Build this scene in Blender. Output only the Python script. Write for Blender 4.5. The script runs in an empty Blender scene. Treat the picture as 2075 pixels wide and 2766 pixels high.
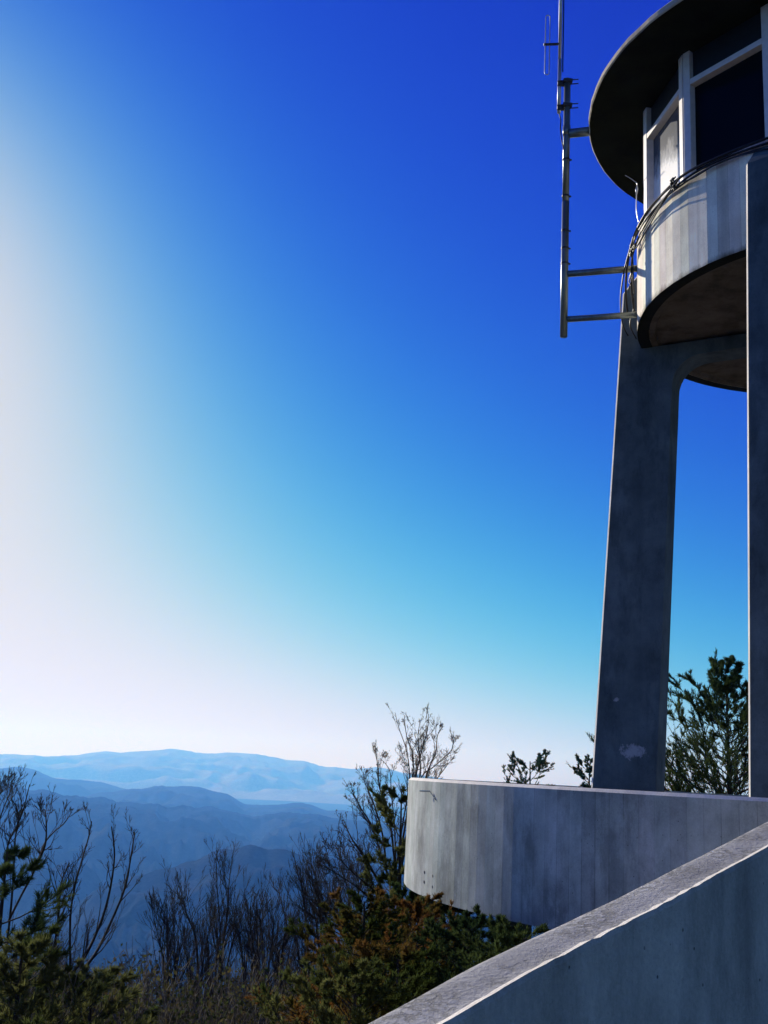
import bpy, math, random
import numpy as np
from mathutils import Vector, noise
R = math.radians
sc = bpy.context.scene

# ------------------------------------------------------------------ camera
F, PITCH, ROLL = 2900.0, 0.2393, 0.0546          # focal length in photo pixels, tilt up, roll
PW, PH = 2075.0, 2766.0
cam = bpy.data.cameras.new("camera")
camo = bpy.data.objects.new("camera", cam)
sc.collection.objects.link(camo)
cam.sensor_fit = 'VERTICAL'; cam.sensor_height = 36.0; cam.sensor_width = 27.0
cam.lens = 36.0 * F / PH
cam.clip_start = 0.05; cam.clip_end = 200000
from mathutils import Matrix
camo.matrix_world = Matrix.Rotation(math.pi/2 + PITCH, 4, 'X') @ Matrix.Rotation(ROLL, 4, 'Z')
sc.camera = camo

# ------------------------------------------------------------------ sky, sun, exposure
SUN_AZ, SUN_EL = -33.0, 21.0                     # degrees, azimuth from +Y towards +X
w = bpy.data.worlds.new("World"); sc.world = w; w.use_nodes = True
nt = w.node_tree; nt.nodes.clear()
sky = nt.nodes.new("ShaderNodeTexSky"); sky.sky_type = 'NISHITA'; sky.sun_disc = False
sky.sun_elevation = R(SUN_EL); sky.sun_rotation = R(SUN_AZ)
sky.altitude = 800; sky.air_density = 1.0; sky.dust_density = 1.0; sky.ozone_density = 6.0
bg = nt.nodes.new("ShaderNodeBackground"); bg.inputs[1].default_value = 0.078
out = nt.nodes.new("ShaderNodeOutputWorld")
# film-like contrast and shoulder for each colour of the sky
sep = nt.nodes.new("ShaderNodeSeparateColor"); com = nt.nodes.new("ShaderNodeCombineColor")
nt.links.new(sky.outputs[0], sep.inputs[0])
for ci, (g_, a_, b_) in enumerate(((4.1, 25., 1.18), (3.6, 14.3, 1.27), (2.5, 24.27, 1.38))):
    def mth(op, x, y):
        n = nt.nodes.new("ShaderNodeMath"); n.operation = op
        for i_, v_ in enumerate((x, y)):
            if hasattr(v_, 'is_linked'): nt.links.new(v_, n.inputs[i_])
            else: n.inputs[i_].default_value = v_
        return n.outputs[0]
    x_ = mth('MULTIPLY', sep.outputs[ci], 0.1)
    u_ = mth('MULTIPLY', mth('POWER', x_, g_), a_)
    y_ = mth('DIVIDE', u_, mth('ADD', mth('MULTIPLY', u_, b_), 1.0))
    nt.links.new(mth('MULTIPLY', y_, 10.0), com.inputs[ci])
# the half of the sky turned away from the sun keeps its natural paler blue
wtc = nt.nodes.new("ShaderNodeTexCoord"); dt = nt.nodes.new("ShaderNodeVectorMath"); dt.operation = 'DOT_PRODUCT'
dt.inputs[1].default_value = (math.sin(R(SUN_AZ)), math.cos(R(SUN_AZ)), 0.0)
nt.links.new(wtc.outputs['Generated'], dt.inputs[0])
wmr = nt.nodes.new("ShaderNodeMapRange"); wmr.inputs['From Min'].default_value = 0.1; wmr.inputs['From Max'].default_value = -0.5
wmr.inputs['To Max'].default_value = 0.6; nt.links.new(dt.outputs['Value'], wmr.inputs['Value'])
wmx = nt.nodes.new("ShaderNodeMix"); wmx.data_type = 'RGBA'; nt.links.new(wmr.outputs[0], wmx.inputs['Factor'])
nt.links.new(com.outputs[0], wmx.inputs['A']); nt.links.new(sky.outputs[0], wmx.inputs['B'])
nt.links.new(wmx.outputs['Result'], bg.inputs[0]); nt.links.new(bg.outputs[0], out.inputs[0])
sl = bpy.data.lights.new("sun", 'SUN'); sl.energy = 5.0; sl.angle = R(0.5); sl.color = (1.0, 0.95, 0.88)
so = bpy.data.objects.new("sun", sl); sc.collection.objects.link(so)
sd = Vector((math.sin(R(SUN_AZ))*math.cos(R(SUN_EL)), math.cos(R(SUN_AZ))*math.cos(R(SUN_EL)), math.sin(R(SUN_EL))))
so.rotation_euler = sd.to_track_quat('Z', 'Y').to_euler()
so.location = sd*40
sc.view_settings.view_transform = 'Standard'; sc.view_settings.look = 'None'
sc.view_settings.exposure = 0.35; sc.view_settings.gamma = 1.0
sc.cycles.volume_bounces = 1; sc.cycles.max_bounces = 8
sc.cycles.transparent_max_bounces = 16

# ------------------------------------------------------------------ helpers
def ray(x, y):
    cr, sr = math.cos(ROLL), math.sin(ROLL); a, b = x-PW/2, y-PH/2
    u, v = a*cr+b*sr, -a*sr+b*cr
    dx, up = u/F, -v/F
    return Vector((dx, math.cos(PITCH)-up*math.sin(PITCH), math.sin(PITCH)+up*math.cos(PITCH)))
def at(x, y, D):
    d = ray(x, y); return d*(D/math.hypot(d.x, d.y))
def bear(deg): return Vector((math.sin(R(deg)), math.cos(R(deg)), 0))

def tag(o, label=None, cat=None, group=None, kind=None):
    if label: o["label"] = label
    if cat: o["category"] = cat
    if group: o["group"] = group
    if kind: o["kind"] = kind
    return o
def link(name, mesh, parent=None):
    o = bpy.data.objects.new(name, mesh); sc.collection.objects.link(o)
    if parent: o.parent = parent; o.location = -parent.location if not parent.parent else Vector((0,0,0))
    return o
def empty(name, loc, label, cat, group=None, kind=None):
    o = bpy.data.objects.new(name, None); sc.collection.objects.link(o); o.location = loc
    return tag(o, label, cat, group, kind)

class MB:
    def __init__(s): s.v=[]; s.f=[]; s.c=[]
    def add(s, vs, fs):
        n=len(s.v); s.v += [tuple(p) for p in vs]; s.f += [tuple(i+n for i in f) for f in fs]
    def box(s, c, ax, ay, az):
        """c centre, ax/ay/az half axis vectors"""
        c=Vector(c); vs=[c+ax*i+ay*j+az*k for i in(-1,1) for j in(-1,1) for k in(-1,1)]
        s.add(vs, [(0,1,3,2),(4,6,7,5),(0,4,5,1),(2,3,7,6),(0,2,6,4),(1,5,7,3)])
    def tube(s, pts, rad, n=6, cap=True, closed=False):
        pts=[Vector(p) for p in pts]; m=len(pts)
        if not hasattr(rad,'__len__'): rad=[rad]*m
        base=len(s.v); up=None
        for i,p in enumerate(pts):
            if closed: t=pts[(i+1)%m]-pts[i-1]
            else: t=pts[min(i+1,m-1)]-pts[max(i-1,0)]
            if t.length<1e-9: t=Vector((0,0,1))
            t.normalize()
            if up is None:
                up=t.cross(Vector((0.3,0.5,0.8)));
                if up.length<1e-3: up=t.cross(Vector((1,0,0)))
            up=(up-t*up.dot(t))
            if up.length<1e-6: up=t.orthogonal()
            up.normalize()
            q=t.cross(up)
            for k in range(n):
                a=2*math.pi*k/n
                s.v.append(tuple(p+(up*math.cos(a)+q*math.sin(a))*rad[i]))
        for i in range(m if closed else m-1):
            j=(i+1)%m
            for k in range(n):
                k2=(k+1)%n
                s.f.append((base+i*n+k, base+i*n+k2, base+j*n+k2, base+j*n+k))
        if cap and not closed:
            s.f.append(tuple(base+k for k in reversed(range(n)))); s.f.append(tuple(base+(m-1)*n+k for k in range(n)))
    def build(s, name, mat, parent=None, smooth=False, auto=None, bevel=None):
        me=bpy.data.meshes.new(name); me.from_pydata(s.v, [], s.f); me.update()
        if smooth: me.polygons.foreach_set("use_smooth", [True]*len(me.polygons))
        if mat: me.materials.append(mat)
        o=link(name, me, parent)
        if bevel:
            b=o.modifiers.new("bevel",'BEVEL'); b.width=bevel; b.segments=2; b.limit_method='ANGLE'; b.angle_limit=R(30)
        return o

def newmat(name):
    m=bpy.data.materials.new(name); m.use_nodes=True; t=m.node_tree
    return m,t,t.nodes["Principled BSDF"]
def N(t, typ, **kw):
    n=t.nodes.new(typ)
    for k,v in kw.items(): setattr(n,k,v)
    return n
def ramp(t, src, stops):
    r=N(t,"ShaderNodeValToRGB"); t.links.new(src, r.inputs[0])
    el=r.color_ramp.elements
    while len(el)<len(stops): el.new(0.5)
    for e,(p,c) in zip(el,stops):
        e.position=p; e.color=(c,c,c,1) if not hasattr(c,'__len__') else (*c,1)
    return r.outputs[0]
def mix(t, fac, a, b, mode='MIX'):
    m=N(t,"ShaderNodeMix",data_type='RGBA',blend_type=mode)
    for sock,v in ((m.inputs['Factor'],fac),(m.inputs['A'],a),(m.inputs['B'],b)):
        if hasattr(v,'is_linked') : t.links.new(v,sock)
        elif hasattr(v,'__len__'): sock.default_value=(*v,1)
        else: sock.default_value=v
    return m.outputs['Result']
def noise_tex(t, scale, detail=5, rough=.6, stretch=(1,1,1), offset=0.0):
    tc=N(t,"ShaderNodeNewGeometry"); mp=N(t,"ShaderNodeMapping")
    mp.inputs['Scale'].default_value=stretch; mp.inputs['Location'].default_value=(offset,offset*1.7,offset*.6)
    t.links.new(tc.outputs['Position'], mp.inputs[0])
    n=N(t,"ShaderNodeTexNoise"); n.inputs['Scale'].default_value=scale; n.inputs['Detail'].default_value=detail
    n.inputs['Roughness'].default_value=rough
    t.links.new(mp.outputs[0], n.inputs['Vector']); return n.outputs['Fac']

def concrete(name, base, streak=.5, pits=1.0, patches=(), boards=False, bump=.25, rough=.85, tint=None, grime=.5, coarse=False, low=None, bc=1.0, blotch=False):
    """board formed concrete: vertical rain streaks, cloudy wear, small air holes, optional pale flaked patches"""
    m,t,b=newmat(name)
    c=tuple(base)
    dk=tuple(x*(.62 if c[0]<.7 else .88) for x in c); lt=tuple(min(1,x*1.25) for x in c)
    cloud=noise_tex(t,1.3,8,.65)
    col=mix(t, ramp(t,cloud,[(.3,0.),(.7,1.)]), dk, lt)
    st=noise_tex(t,9,4,.6,(1,1,.035),3.1)
    col=mix(t, streak, col, ramp(t,st,[(.3,.45),(.5,1.),(.72,1.35)]), 'MULTIPLY')
    if boards:
        uvn=N(t,"ShaderNodeAttribute",attribute_name="across"); sm_=N(t,"ShaderNodeMath",operation='PINGPONG'); sm_.inputs[1].default_value=.5; t.links.new(uvn.outputs['Fac'],sm_.inputs[0])
        brk=noise_tex(t,1.7,4,.7,(1,1,.5),33.); sadd=N(t,"ShaderNodeMath",operation='MULTIPLY_ADD'); sadd.inputs[1].default_value=.12; t.links.new(brk,sadd.inputs[0]); t.links.new(sm_.outputs[0],sadd.inputs[2])
        col=mix(t,.6,col,ramp(t,sadd.outputs[0],[(.05,.45),(.095,1.)]),'MULTIPLY')
        at_=N(t,"ShaderNodeAttribute",attribute_name="board")
        col=mix(t, bc, col, ramp(t,at_.outputs['Fac'],[(.2,(.78,.74,.70)),(.42,(1.,.93,.93)),(.55,(.88,.92,.86)),(.8,(1.15,1.12,1.05))]), 'MULTIPLY')
    fine=noise_tex(t,60,6,.7)
    col=mix(t,.35,col,ramp(t,fine,[(.3,.6),(.7,1.3)]),'MULTIPLY')
    if blotch:
        b1=noise_tex(t,.9,5,.6,(1,1,.55),41.); b2=noise_tex(t,2.6,6,.75,(1,1,.8),12.)
        col=mix(t,.75,col,ramp(t,b1,[(.36,(.62,.66,.68)),(.5,(1,1,1)),(.64,(1.3,1.26,1.3))]),'MULTIPLY')
        col=mix(t,ramp(t,b2,[(.56,0.),(.66,.35)]),col,tuple(min(1,x*1.5) for x in c))
    # air holes
    v=N(t,"ShaderNodeTexVoronoi"); v.inputs['Scale'].default_value=14
    g=N(t,"ShaderNodeNewGeometry"); t.links.new(g.outputs['Position'], v.inputs['Vector'])
    hole=ramp(t,v.outputs['Distance'],[(.05,0.),(.09,1.)])
    sel=ramp(t,noise_tex(t,3.0,3,.5,(1,1,1),9.),[(.5,1.),(.56,0.)])
    hm=N(t,"ShaderNodeMath",operation='MAXIMUM'); t.links.new(hole,hm.inputs[0]); t.links.new(sel,hm.inputs[1])
    col=mix(t,pits,col,ramp(t,hm.outputs[0],[(0,.3),(1,1.)]),'MULTIPLY')
    # dark grime clouds
    gr=noise_tex(t,2.3,7,.7,(1,1,.4),21.)
    col=mix(t,grime,col,ramp(t,gr,[(.38,.55),(.52,1.)]),'MULTIPLY')
    for (p,rad,pc) in patches:
        g=N(t,"ShaderNodeNewGeometry"); s=N(t,"ShaderNodeVectorMath",operation='SUBTRACT'); s.inputs[1].default_value=p
        t.links.new(g.outputs['Position'],s.inputs[0])
        d=N(t,"ShaderNodeVectorMath",operation='DIVIDE'); d.inputs[1].default_value=rad; t.links.new(s.outputs[0],d.inputs[0])
        l=N(t,"ShaderNodeVectorMath",operation='LENGTH'); t.links.new(d.outputs[0],l.inputs[0])
        n1=noise_tex(t,9,9,.78,(1,1,1),p[0]); mm=N(t,"ShaderNodeMath",operation='MULTIPLY_ADD'); mm.inputs[1].default_value=3.6; mm.inputs[2].default_value=-1.7
        t.links.new(n1,mm.inputs[0]); ad=N(t,"ShaderNodeMath",operation='ADD'); t.links.new(l.outputs['Value'],ad.inputs[0]); t.links.new(mm.outputs[0],ad.inputs[1])
        msk=ramp(t,ad.outputs[0],[(.55,.85),(.9,.5),(1.,0.)])
        col=mix(t,msk,col,pc)
    t.links.new(col,b.inputs['Base Color'])
    b.inputs['Roughness'].default_value=rough; b.inputs['Specular IOR Level'].default_value=.3 if coarse else .06
    bp=N(t,"ShaderNodeBump"); bp.inputs['Strength'].default_value=bump; bp.inputs['Distance'].default_value=.01
    if coarse:
        # patches where the surface has scaled off into ragged pits
        big=noise_tex(t,5.,3,.6,(1,1,1),4.); sm=noise_tex(t,38,5,.75,(1,1,1),8.)
        pk=N(t,"ShaderNodeMath",operation='MULTIPLY'); t.links.new(ramp(t,big,[(.45,0.),(.62,1.)]),pk.inputs[0]); t.links.new(ramp(t,sm,[(.42,1.),(.5,0.)]),pk.inputs[1])
        col2=mix(t,pk.outputs[0],col,tuple(x*.62 for x in c)); t.links.new(col2,b.inputs['Base Color'])
        sb=N(t,"ShaderNodeMath",operation='SUBTRACT'); t.links.new(fine,sb.inputs[0]); t.links.new(pk.outputs[0],sb.inputs[1]); fine=sb.outputs[0]
        bp.inputs['Distance'].default_value=.012
    if low:
        g_=N(t,"ShaderNodeNewGeometry"); sx=N(t,"ShaderNodeSeparateXYZ"); t.links.new(g_.outputs['Position'],sx.inputs[0])
        mr=N(t,"ShaderNodeMapRange"); mr.inputs['From Min'].default_value=low; mr.inputs['From Max'].default_value=low+.3; t.links.new(sx.outputs['Z'],mr.inputs['Value'])
        ad=N(t,"ShaderNodeMath",operation='ADD'); t.links.new(mr.outputs[0],ad.inputs[0]); t.links.new(noise_tex(t,5,6,.7,(1,1,.3),2.),ad.inputs[1])
        t.links.new(mix(t,1.,col,ramp(t,ad.outputs[0],[(.4,(.22,.2,.17)),(.8,(1,1,1))]),'MULTIPLY'),b.inputs['Base Color'])
    h=N(t,"ShaderNodeMath",operation='MULTIPLY'); t.links.new(fine,h.inputs[0]); t.links.new(hm.outputs[0],h.inputs[1])
    t.links.new(h.outputs[0],bp.inputs['Height']); t.links.new(bp.outputs[0],b.inputs['Normal'])
    return m
def plain(name, c, rough=.6, metal=0., var=.3, scale=8, stretch=(1,1,1), bump=0, spec=.4):
    m,t,b=newmat(name)
    n=noise_tex(t,scale,5,.6,stretch)
    col=mix(t,ramp(t,n,[(.3,0.),(.7,1.)]),tuple(x*(1-var) for x in c),tuple(min(1,x*(1+var)) for x in c))
    t.links.new(col,b.inputs['Base Color']); b.inputs['Roughness'].default_value=rough; b.inputs['Metallic'].default_value=metal
    b.inputs['Specular IOR Level'].default_value=spec
    if bump:
        bp=N(t,"ShaderNodeBump"); bp.inputs['Strength'].default_value=bump; bp.inputs['Distance'].default_value=.01
        t.links.new(noise_tex(t,scale*4,5,.7),bp.inputs['Height']); t.links.new(bp.outputs[0],b.inputs['Normal'])
    return m
def leafmat(name, a, b_, scale=2.0, trans=.35):
    m,t,b=newmat(name); t.nodes.remove(b)
    n=noise_tex(t,scale,3,.6); n2=noise_tex(t,scale*9,2,.5,(1,1,1),5.)
    col=mix(t,ramp(t,n,[(.42,0.),(.58,1.)]),a,b_); col=mix(t,.6,col,ramp(t,n2,[(.3,.5),(.7,1.4)]),'MULTIPLY')
    d=N(t,"ShaderNodeBsdfDiffuse"); tr=N(t,"ShaderNodeBsdfTranslucent"); ms=N(t,"ShaderNodeMixShader"); ms.inputs[0].default_value=trans
    t.links.new(col,d.inputs[0]); t.links.new(col,tr.inputs[0]); t.links.new(d.outputs[0],ms.inputs[1]); t.links.new(tr.outputs[0],ms.inputs[2])
    t.links.new(ms.outputs[0],t.nodes["Material Output"].inputs[0]); return m

# ------------------------------------------------------------------ terrain
def pl(pts, x):
    if x<=pts[0][0]: return pts[0][1]
    for (a,b),(c,d) in zip(pts,pts[1:]):
        if x<=c:
            u=(x-a)/(c-a); u=u*u*(3-2*u)*.5+u*.5; return b+(d-b)*u
    return pts[-1][1]
VALLEY=-450.0
S=.6028
TC=Vector((7.485,16.368,0))                       # tower axis
def ground_z(x,y):
    p=Vector((x,y,0)); t=max(0,min(1,p.dot(TC)/TC.dot(TC))); q=(p-TC*t).length
    z=-4.6-max(0,q-8)*.33
    z+= (noise.noise(Vector((x*.08,y*.08,0)))*.8 + noise.noise(Vector((x*.01,y*.01,3)))*min(12,q*.05))
    v=VALLEY+noise.noise(Vector((x*.0006,y*.0006,7)))*35+noise.noise(Vector((x*.003,y*.003,7)))*12
    if z<v: z=v
    return z
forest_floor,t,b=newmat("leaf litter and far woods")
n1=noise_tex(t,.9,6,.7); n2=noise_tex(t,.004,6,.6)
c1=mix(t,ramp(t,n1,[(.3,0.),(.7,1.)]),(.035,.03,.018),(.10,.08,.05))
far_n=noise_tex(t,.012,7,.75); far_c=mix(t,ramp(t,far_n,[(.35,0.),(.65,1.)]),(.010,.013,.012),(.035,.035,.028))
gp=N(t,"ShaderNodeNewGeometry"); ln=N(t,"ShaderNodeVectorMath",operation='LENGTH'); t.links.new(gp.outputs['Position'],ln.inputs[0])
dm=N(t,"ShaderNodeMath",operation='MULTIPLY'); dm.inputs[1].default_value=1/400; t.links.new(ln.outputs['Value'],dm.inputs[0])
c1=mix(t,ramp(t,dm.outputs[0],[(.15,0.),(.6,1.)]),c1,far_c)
def field(c1,px,py,rx,ry):
    d=ray(px,py); k=VALLEY/d.z; p=d*k
    s_=N(t,"ShaderNodeVectorMath",operation='SUBTRACT'); s_.inputs[1].default_value=(p.x,p.y,0); t.links.new(gp.outputs['Position'],s_.inputs[0])
    dv=N(t,"ShaderNodeVectorMath",operation='MULTIPLY'); dv.inputs[1].default_value=(1/rx,1/ry,0); t.links.new(s_.outputs[0],dv.inputs[0])
    l=N(t,"ShaderNodeVectorMath",operation='LENGTH'); t.links.new(dv.outputs[0],l.inputs[0])
    q=noise_tex(t,.008,5,.7); a_=N(t,"ShaderNodeMath",operation='MULTIPLY_ADD'); a_.inputs[1].default_value=2.4; t.links.new(q,a_.inputs[0]); t.links.new(l.outputs['Value'],a_.inputs[2])
    return mix(t,ramp(t,a_.outputs[0],[(0,1.),(.85,1.),(1.,0.)]),c1,(.30,.29,.2))
t.links.new(c1,b.inputs['Base Color']); b.inputs['Roughness'].default_value=1; b.inputs['Specular IOR Level'].default_value=0
c1=field(c1,650*S,1900+1135*S,150,260); c1=field(c1,530*S,1900+1108*S,90,220)
t.links.new(c1,b.inputs['Base Color'])
mb=MB(); rs=[0,2,4,7,10,14,19,25,33,43,56,73,95,124,160,210,270,350,450,590,760,990,1200,1500,1900,2300,2800,3400,4200,5500,8000,12000,20000,35000,60000,90000]; na=120
mb.v.append((0,0,ground_z(0,0)))
for r_ in rs[1:]:
    for k in range(na):
        a=2*math.pi*k/na; x,y=r_*math.sin(a),r_*math.cos(a); mb.v.append((x,y,ground_z(x,y)))
for k in range(na): mb.f.append((0,1+(k+1)%na,1+k))
for i in range(len(rs)-2):
    for k in range(na):
        k2=(k+1)%na; mb.f.append((1+i*na+k,1+i*na+k2,1+(i+1)*na+k2,1+(i+1)*na+k))
o=mb.build("ground",forest_floor,None,True); tag(o,"wooded hillside falling away below the tower into the valley",kind="structure")

def hillmat(name,a,b_,sc_):
    m,t,b=newmat(name); n=noise_tex(t,sc_,8,.68); n2=noise_tex(t,sc_*25,3,.7)
    c=mix(t,ramp(t,n,[(.35,0.),(.65,1.)]),a,b_); c=mix(t,.7,c,ramp(t,n2,[(.3,.5),(.7,1.5)]),'MULTIPLY')
    t.links.new(c,b.inputs['Base Color']); b.inputs['Roughness'].default_value=1; b.inputs['Specular IOR Level'].default_value=0
    return m
S=.6028
z5=lambda l:[(x*S,y*S+1900) for x,y in l]
z6=lambda l:[(x*.414+850,y*.414+1850) for x,y in l]
def ridge(name,label,crest,D,front,back,amp,seed,mat,spur):
    x0,x1=-600,2500
    nx,nu=560,84
    mb=MB()
    for i in range(nx):
        px=x0+(x1-x0)*i/(nx-1); cy=pl(crest,px)
        d=ray(px,cy); az=math.atan2(d.x,d.y); zt=d.z/math.hypot(d.x,d.y)*D
        zt+=amp*.12*noise.noise(Vector((px*.02,seed,0)))+amp*.04*noise.noise(Vector((px*.09,seed,5)))
        for j in range(nu):
            u=-1+2*j/(nu-1)
            r_=D*(1+ (front*u if u<0 else back*u))
            h=max(0,1-abs(u)); prof=h**1.15
            x,y=r_*math.sin(az),r_*math.cos(az)
            wv=noise.noise(Vector((x/spur*2.2,y/spur*2.2,seed)))*.35
            s=noise.noise(Vector((px*D/F/spur+wv+u*.9, u*1.2*front*D/spur+wv, seed)))
            s2=noise.noise(Vector((x/spur*2.7,y/spur*2.7,seed+4))); s2+=.5*(.5-abs(noise.noise(Vector((x/spur*6,y/spur*6,seed+9))))*2)
            env=min(1,abs(u)*3.5)*min(1,h*4)
            z=VALLEY+(zt-VALLEY)*prof+amp*env*((.5-2*abs(s))*.8+s2*.5)
            z=max(z,VALLEY-40)
            lim=zt*1.0-abs(u)*amp*.5
            z=min(z, lim if u>=0 else zt-abs(u)*amp*.25)
            mb.v.append((x,y,z))
    for i in range(nx-1):
        for j in range(nu-1):
            a=i*nu+j; mb.f.append((a,a+1,a+nu+1,a+nu))
    o=mb.build(name,mat,None,True); tag(o,label,kind="structure"); return o
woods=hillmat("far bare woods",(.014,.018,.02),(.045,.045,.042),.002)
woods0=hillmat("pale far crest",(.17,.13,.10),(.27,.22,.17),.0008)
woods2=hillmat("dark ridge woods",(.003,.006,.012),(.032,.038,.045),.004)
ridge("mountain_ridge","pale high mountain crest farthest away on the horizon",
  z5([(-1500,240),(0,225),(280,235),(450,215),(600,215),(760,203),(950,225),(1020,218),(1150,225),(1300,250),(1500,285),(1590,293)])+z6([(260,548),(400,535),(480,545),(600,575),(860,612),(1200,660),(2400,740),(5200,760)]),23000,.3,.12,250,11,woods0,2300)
ridge("mountain_ridge","light blue rounded ridge rising at the left frame edge",
  z5([(-1500,380),(-300,320),(0,290),(90,283),(150,295),(250,335),(450,350),(550,380),(800,480),(1600,600),(6000,700)]),11500,.3,.15,130,21,woods,1100)
ridge("mountain_ridge","low blue hill in the middle with a second hump to its right",
  z5([(-1500,700),(200,450),(430,405),(600,380),(800,367),(880,372),(1000,400),(1100,450),(1200,457),(1350,443),(1480,480),(1570,482),(1800,520),(2600,560),(6000,640)]),9000,.35,.15,120,31,woods,900)
ridge("mountain_ridge","broad deep blue ridge sloping down from the left",
  z5([(-1500,240),(0,345),(150,385),(400,420),(600,440),(700,450),(760,465),(830,455),(950,465),(1060,490),(1150,505),(1250,490),(1380,490),(1500,515),(1659,530),(2400,640),(6000,700)]),6300,.6,.2,150,41,woods2,560)
ridge("hill","dark rounded wooded hill nearest in the valley",
  z5([(-1500,1500),(200,1050),(450,850),(700,750),(900,690),(1000,650),(1150,635),(1220,640),(1300,665),(1450,690),(1659,715),(2200,820),(6000,900)]),2900,.42,.3,70,51,woods2,300)

# ------------------------------------------------------------------ haze
hz,t,b=newmat("haze air"); t.nodes.remove(b)
pv=N(t,"ShaderNodeVolumePrincipled"); pv.inputs['Color'].default_value=(.098,.335,.98,1); pv.inputs['Density'].default_value=1.06e-4
pv.inputs['Anisotropy'].default_value=0.25; pv.inputs['Absorption Color'].default_value=(1,1,1,1)
t.links.new(pv.outputs[0],t.nodes["Material Output"].inputs['Volume'])
mb=MB(); mb.box((0,0,(VALLEY-80+720)/2),Vector((29500,0,0)),Vector((0,29500,0)),Vector((0,0,(720-VALLEY+80)/2)))
o=mb.build("haze",hz); tag(o,"blue haze filling the valleys between the ridges",kind="stuff")

# ------------------------------------------------------------------ concrete tower
M_cab=concrete("cabin concrete",(.88,.82,.72),.22,1.,boards=True,grime=.3,low=7.61,bump=.1)
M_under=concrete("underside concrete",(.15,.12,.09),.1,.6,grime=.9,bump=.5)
M_lip=concrete("shade-dark lower lip",(.02,.02,.016),.1,.3,grime=.9,bump=.5)  # near-black: shade under the cabin wall put into the colour
pL=at(1705,2035,18.1)
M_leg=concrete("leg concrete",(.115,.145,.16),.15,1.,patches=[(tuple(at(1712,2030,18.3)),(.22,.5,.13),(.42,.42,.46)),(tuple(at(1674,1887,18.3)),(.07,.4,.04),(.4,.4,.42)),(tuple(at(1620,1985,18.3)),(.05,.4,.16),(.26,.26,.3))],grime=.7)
M_ring=concrete("platform wall concrete",(.41,.46,.455),.2,1.,boards=True,grime=.7,bump=.12,bc=.35,blotch=True)
M_cap=concrete("worn cap concrete",(.40,.41,.43),.0,.8,grime=.6,bump=1.,coarse=True)
M_ramp=concrete("ramp wall concrete",(.60,.55,.43),.2,1.,grime=.6,bump=.8)
M_edge=concrete("worn and painted-sunlit edge concrete",(.75,.72,.66),.0,.2,grime=.2,bump=1.)  # pale wear on the ramp edge; leg corners get their sunlit rim by colour
M_roof=concrete("roof edge concrete",(.50,.46,.38),.2,1.,grime=1.,bump=1.)
M_frame=plain("white window paint",(.64,.62,.62),.5,var=.10)
M_steel=plain("galvanised pipe",(.17,.20,.19),.32,.55,.3,12,(1,1,.2),.3)
M_dark=plain("dark hardware",(.03,.03,.035),.5)
M_black=plain("black cable jacket",(.012,.012,.014),.4)
M_alu=plain("aluminium tube",(.45,.47,.5),.35,.6,.15)

tower=empty("observation_tower",(TC.x,TC.y,ground_z(TC.x,TC.y)),"round concrete lookout tower with a windowed cabin raised on tall tapered legs","tower")
RC,ZB,ZS,RR,ZR=3.40,7.61,9.23,4.245,11.58
def facet_ring(name,mat,parent,r_out,r_in,z0,z1,n,seed,lip=0,top=True,capmat=None):
    """hollow round wall of n flat board marks, each with its own tone"""
    rnd=random.Random(seed); mb=MB(); rows=[]
    zs=[z0,z1-lip,z1] if lip else [z0,z1]
    ro=[r_out]*len(zs)
    if lip: ro[-1]=r_out-lip
    for k in range(n):
        a=360*k/n; d=bear(a); j=rnd.uniform(-.004,.004)
        for z,r_ in zip(zs,ro): mb.v.append(tuple(TC+d*(r_+j)+Vector((0,0,z))))
        mb.v.append(tuple(TC+d*r_in+Vector((0,0,z1)))); mb.v.append(tuple(TC+d*r_in+Vector((0,0,z0))))
    m=len(zs)+2
    for k in range(n):
        k2=(k+1)%n
        for i in range(m):
            i2=(i+1)%m
            mb.f.append((k2*m+i,k*m+i,k*m+i2,k2*m+i2))
    me_o=mb.build(name,mat,parent)
    at_=me_o.data.attributes.new("board",'FLOAT','FACE')
    vals=[]
    p=.5
    for k in range(n):
        p=.3*p+.7*rnd.random(); vals += [p]*m
    at_.data.foreach_set("value",vals)
    # position across each board, stored per face corner
    ac=me_o.data.attributes.new("across",'FLOAT','CORNER'); cv=[0.]*len(me_o.data.loops)
    for p_ in me_o.data.polygons:
        k=p_.index//m
        for li in p_.loop_indices:
            cv[li]=0. if me_o.data.loops[li].vertex_index//m==k else 1.
    ac.data.foreach_set("value",cv)
    if capmat:
        me_o.data.materials.append(capmat)
        for k in range(n):
            for i in range(m):
                if i in ((1,2) if lip else (1,)): me_o.data.polygons[k*m+i].material_index=1
    return me_o
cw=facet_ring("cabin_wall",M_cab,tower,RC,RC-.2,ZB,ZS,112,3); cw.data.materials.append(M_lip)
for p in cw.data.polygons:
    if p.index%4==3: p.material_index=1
# cabin floor slab with recessed soffit
mb=MB(); n=112
prof=[(0,ZS-1.2),(RC-.2-.003,ZS-1.2),(RC-.2-.003,ZB+.005),(RC-.22,ZB+.003),(RC-.30,ZB+.004),(RC-.33,ZB+.05),(0,ZB+.05)]
for k in range(n):
    d=bear(360*k/n)
    for r_,z in prof: mb.v.append(tuple(TC+d*r_+Vector((0,0,z))))
m=len(prof)
for k in range(n):
    k2=(k+1)%n
    for i in range(m-1): mb.f.append((k*m+i,k2*m+i,k2*m+i+1,k*m+i+1))
mb.build("cabin_floor",M_under,tower)
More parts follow.
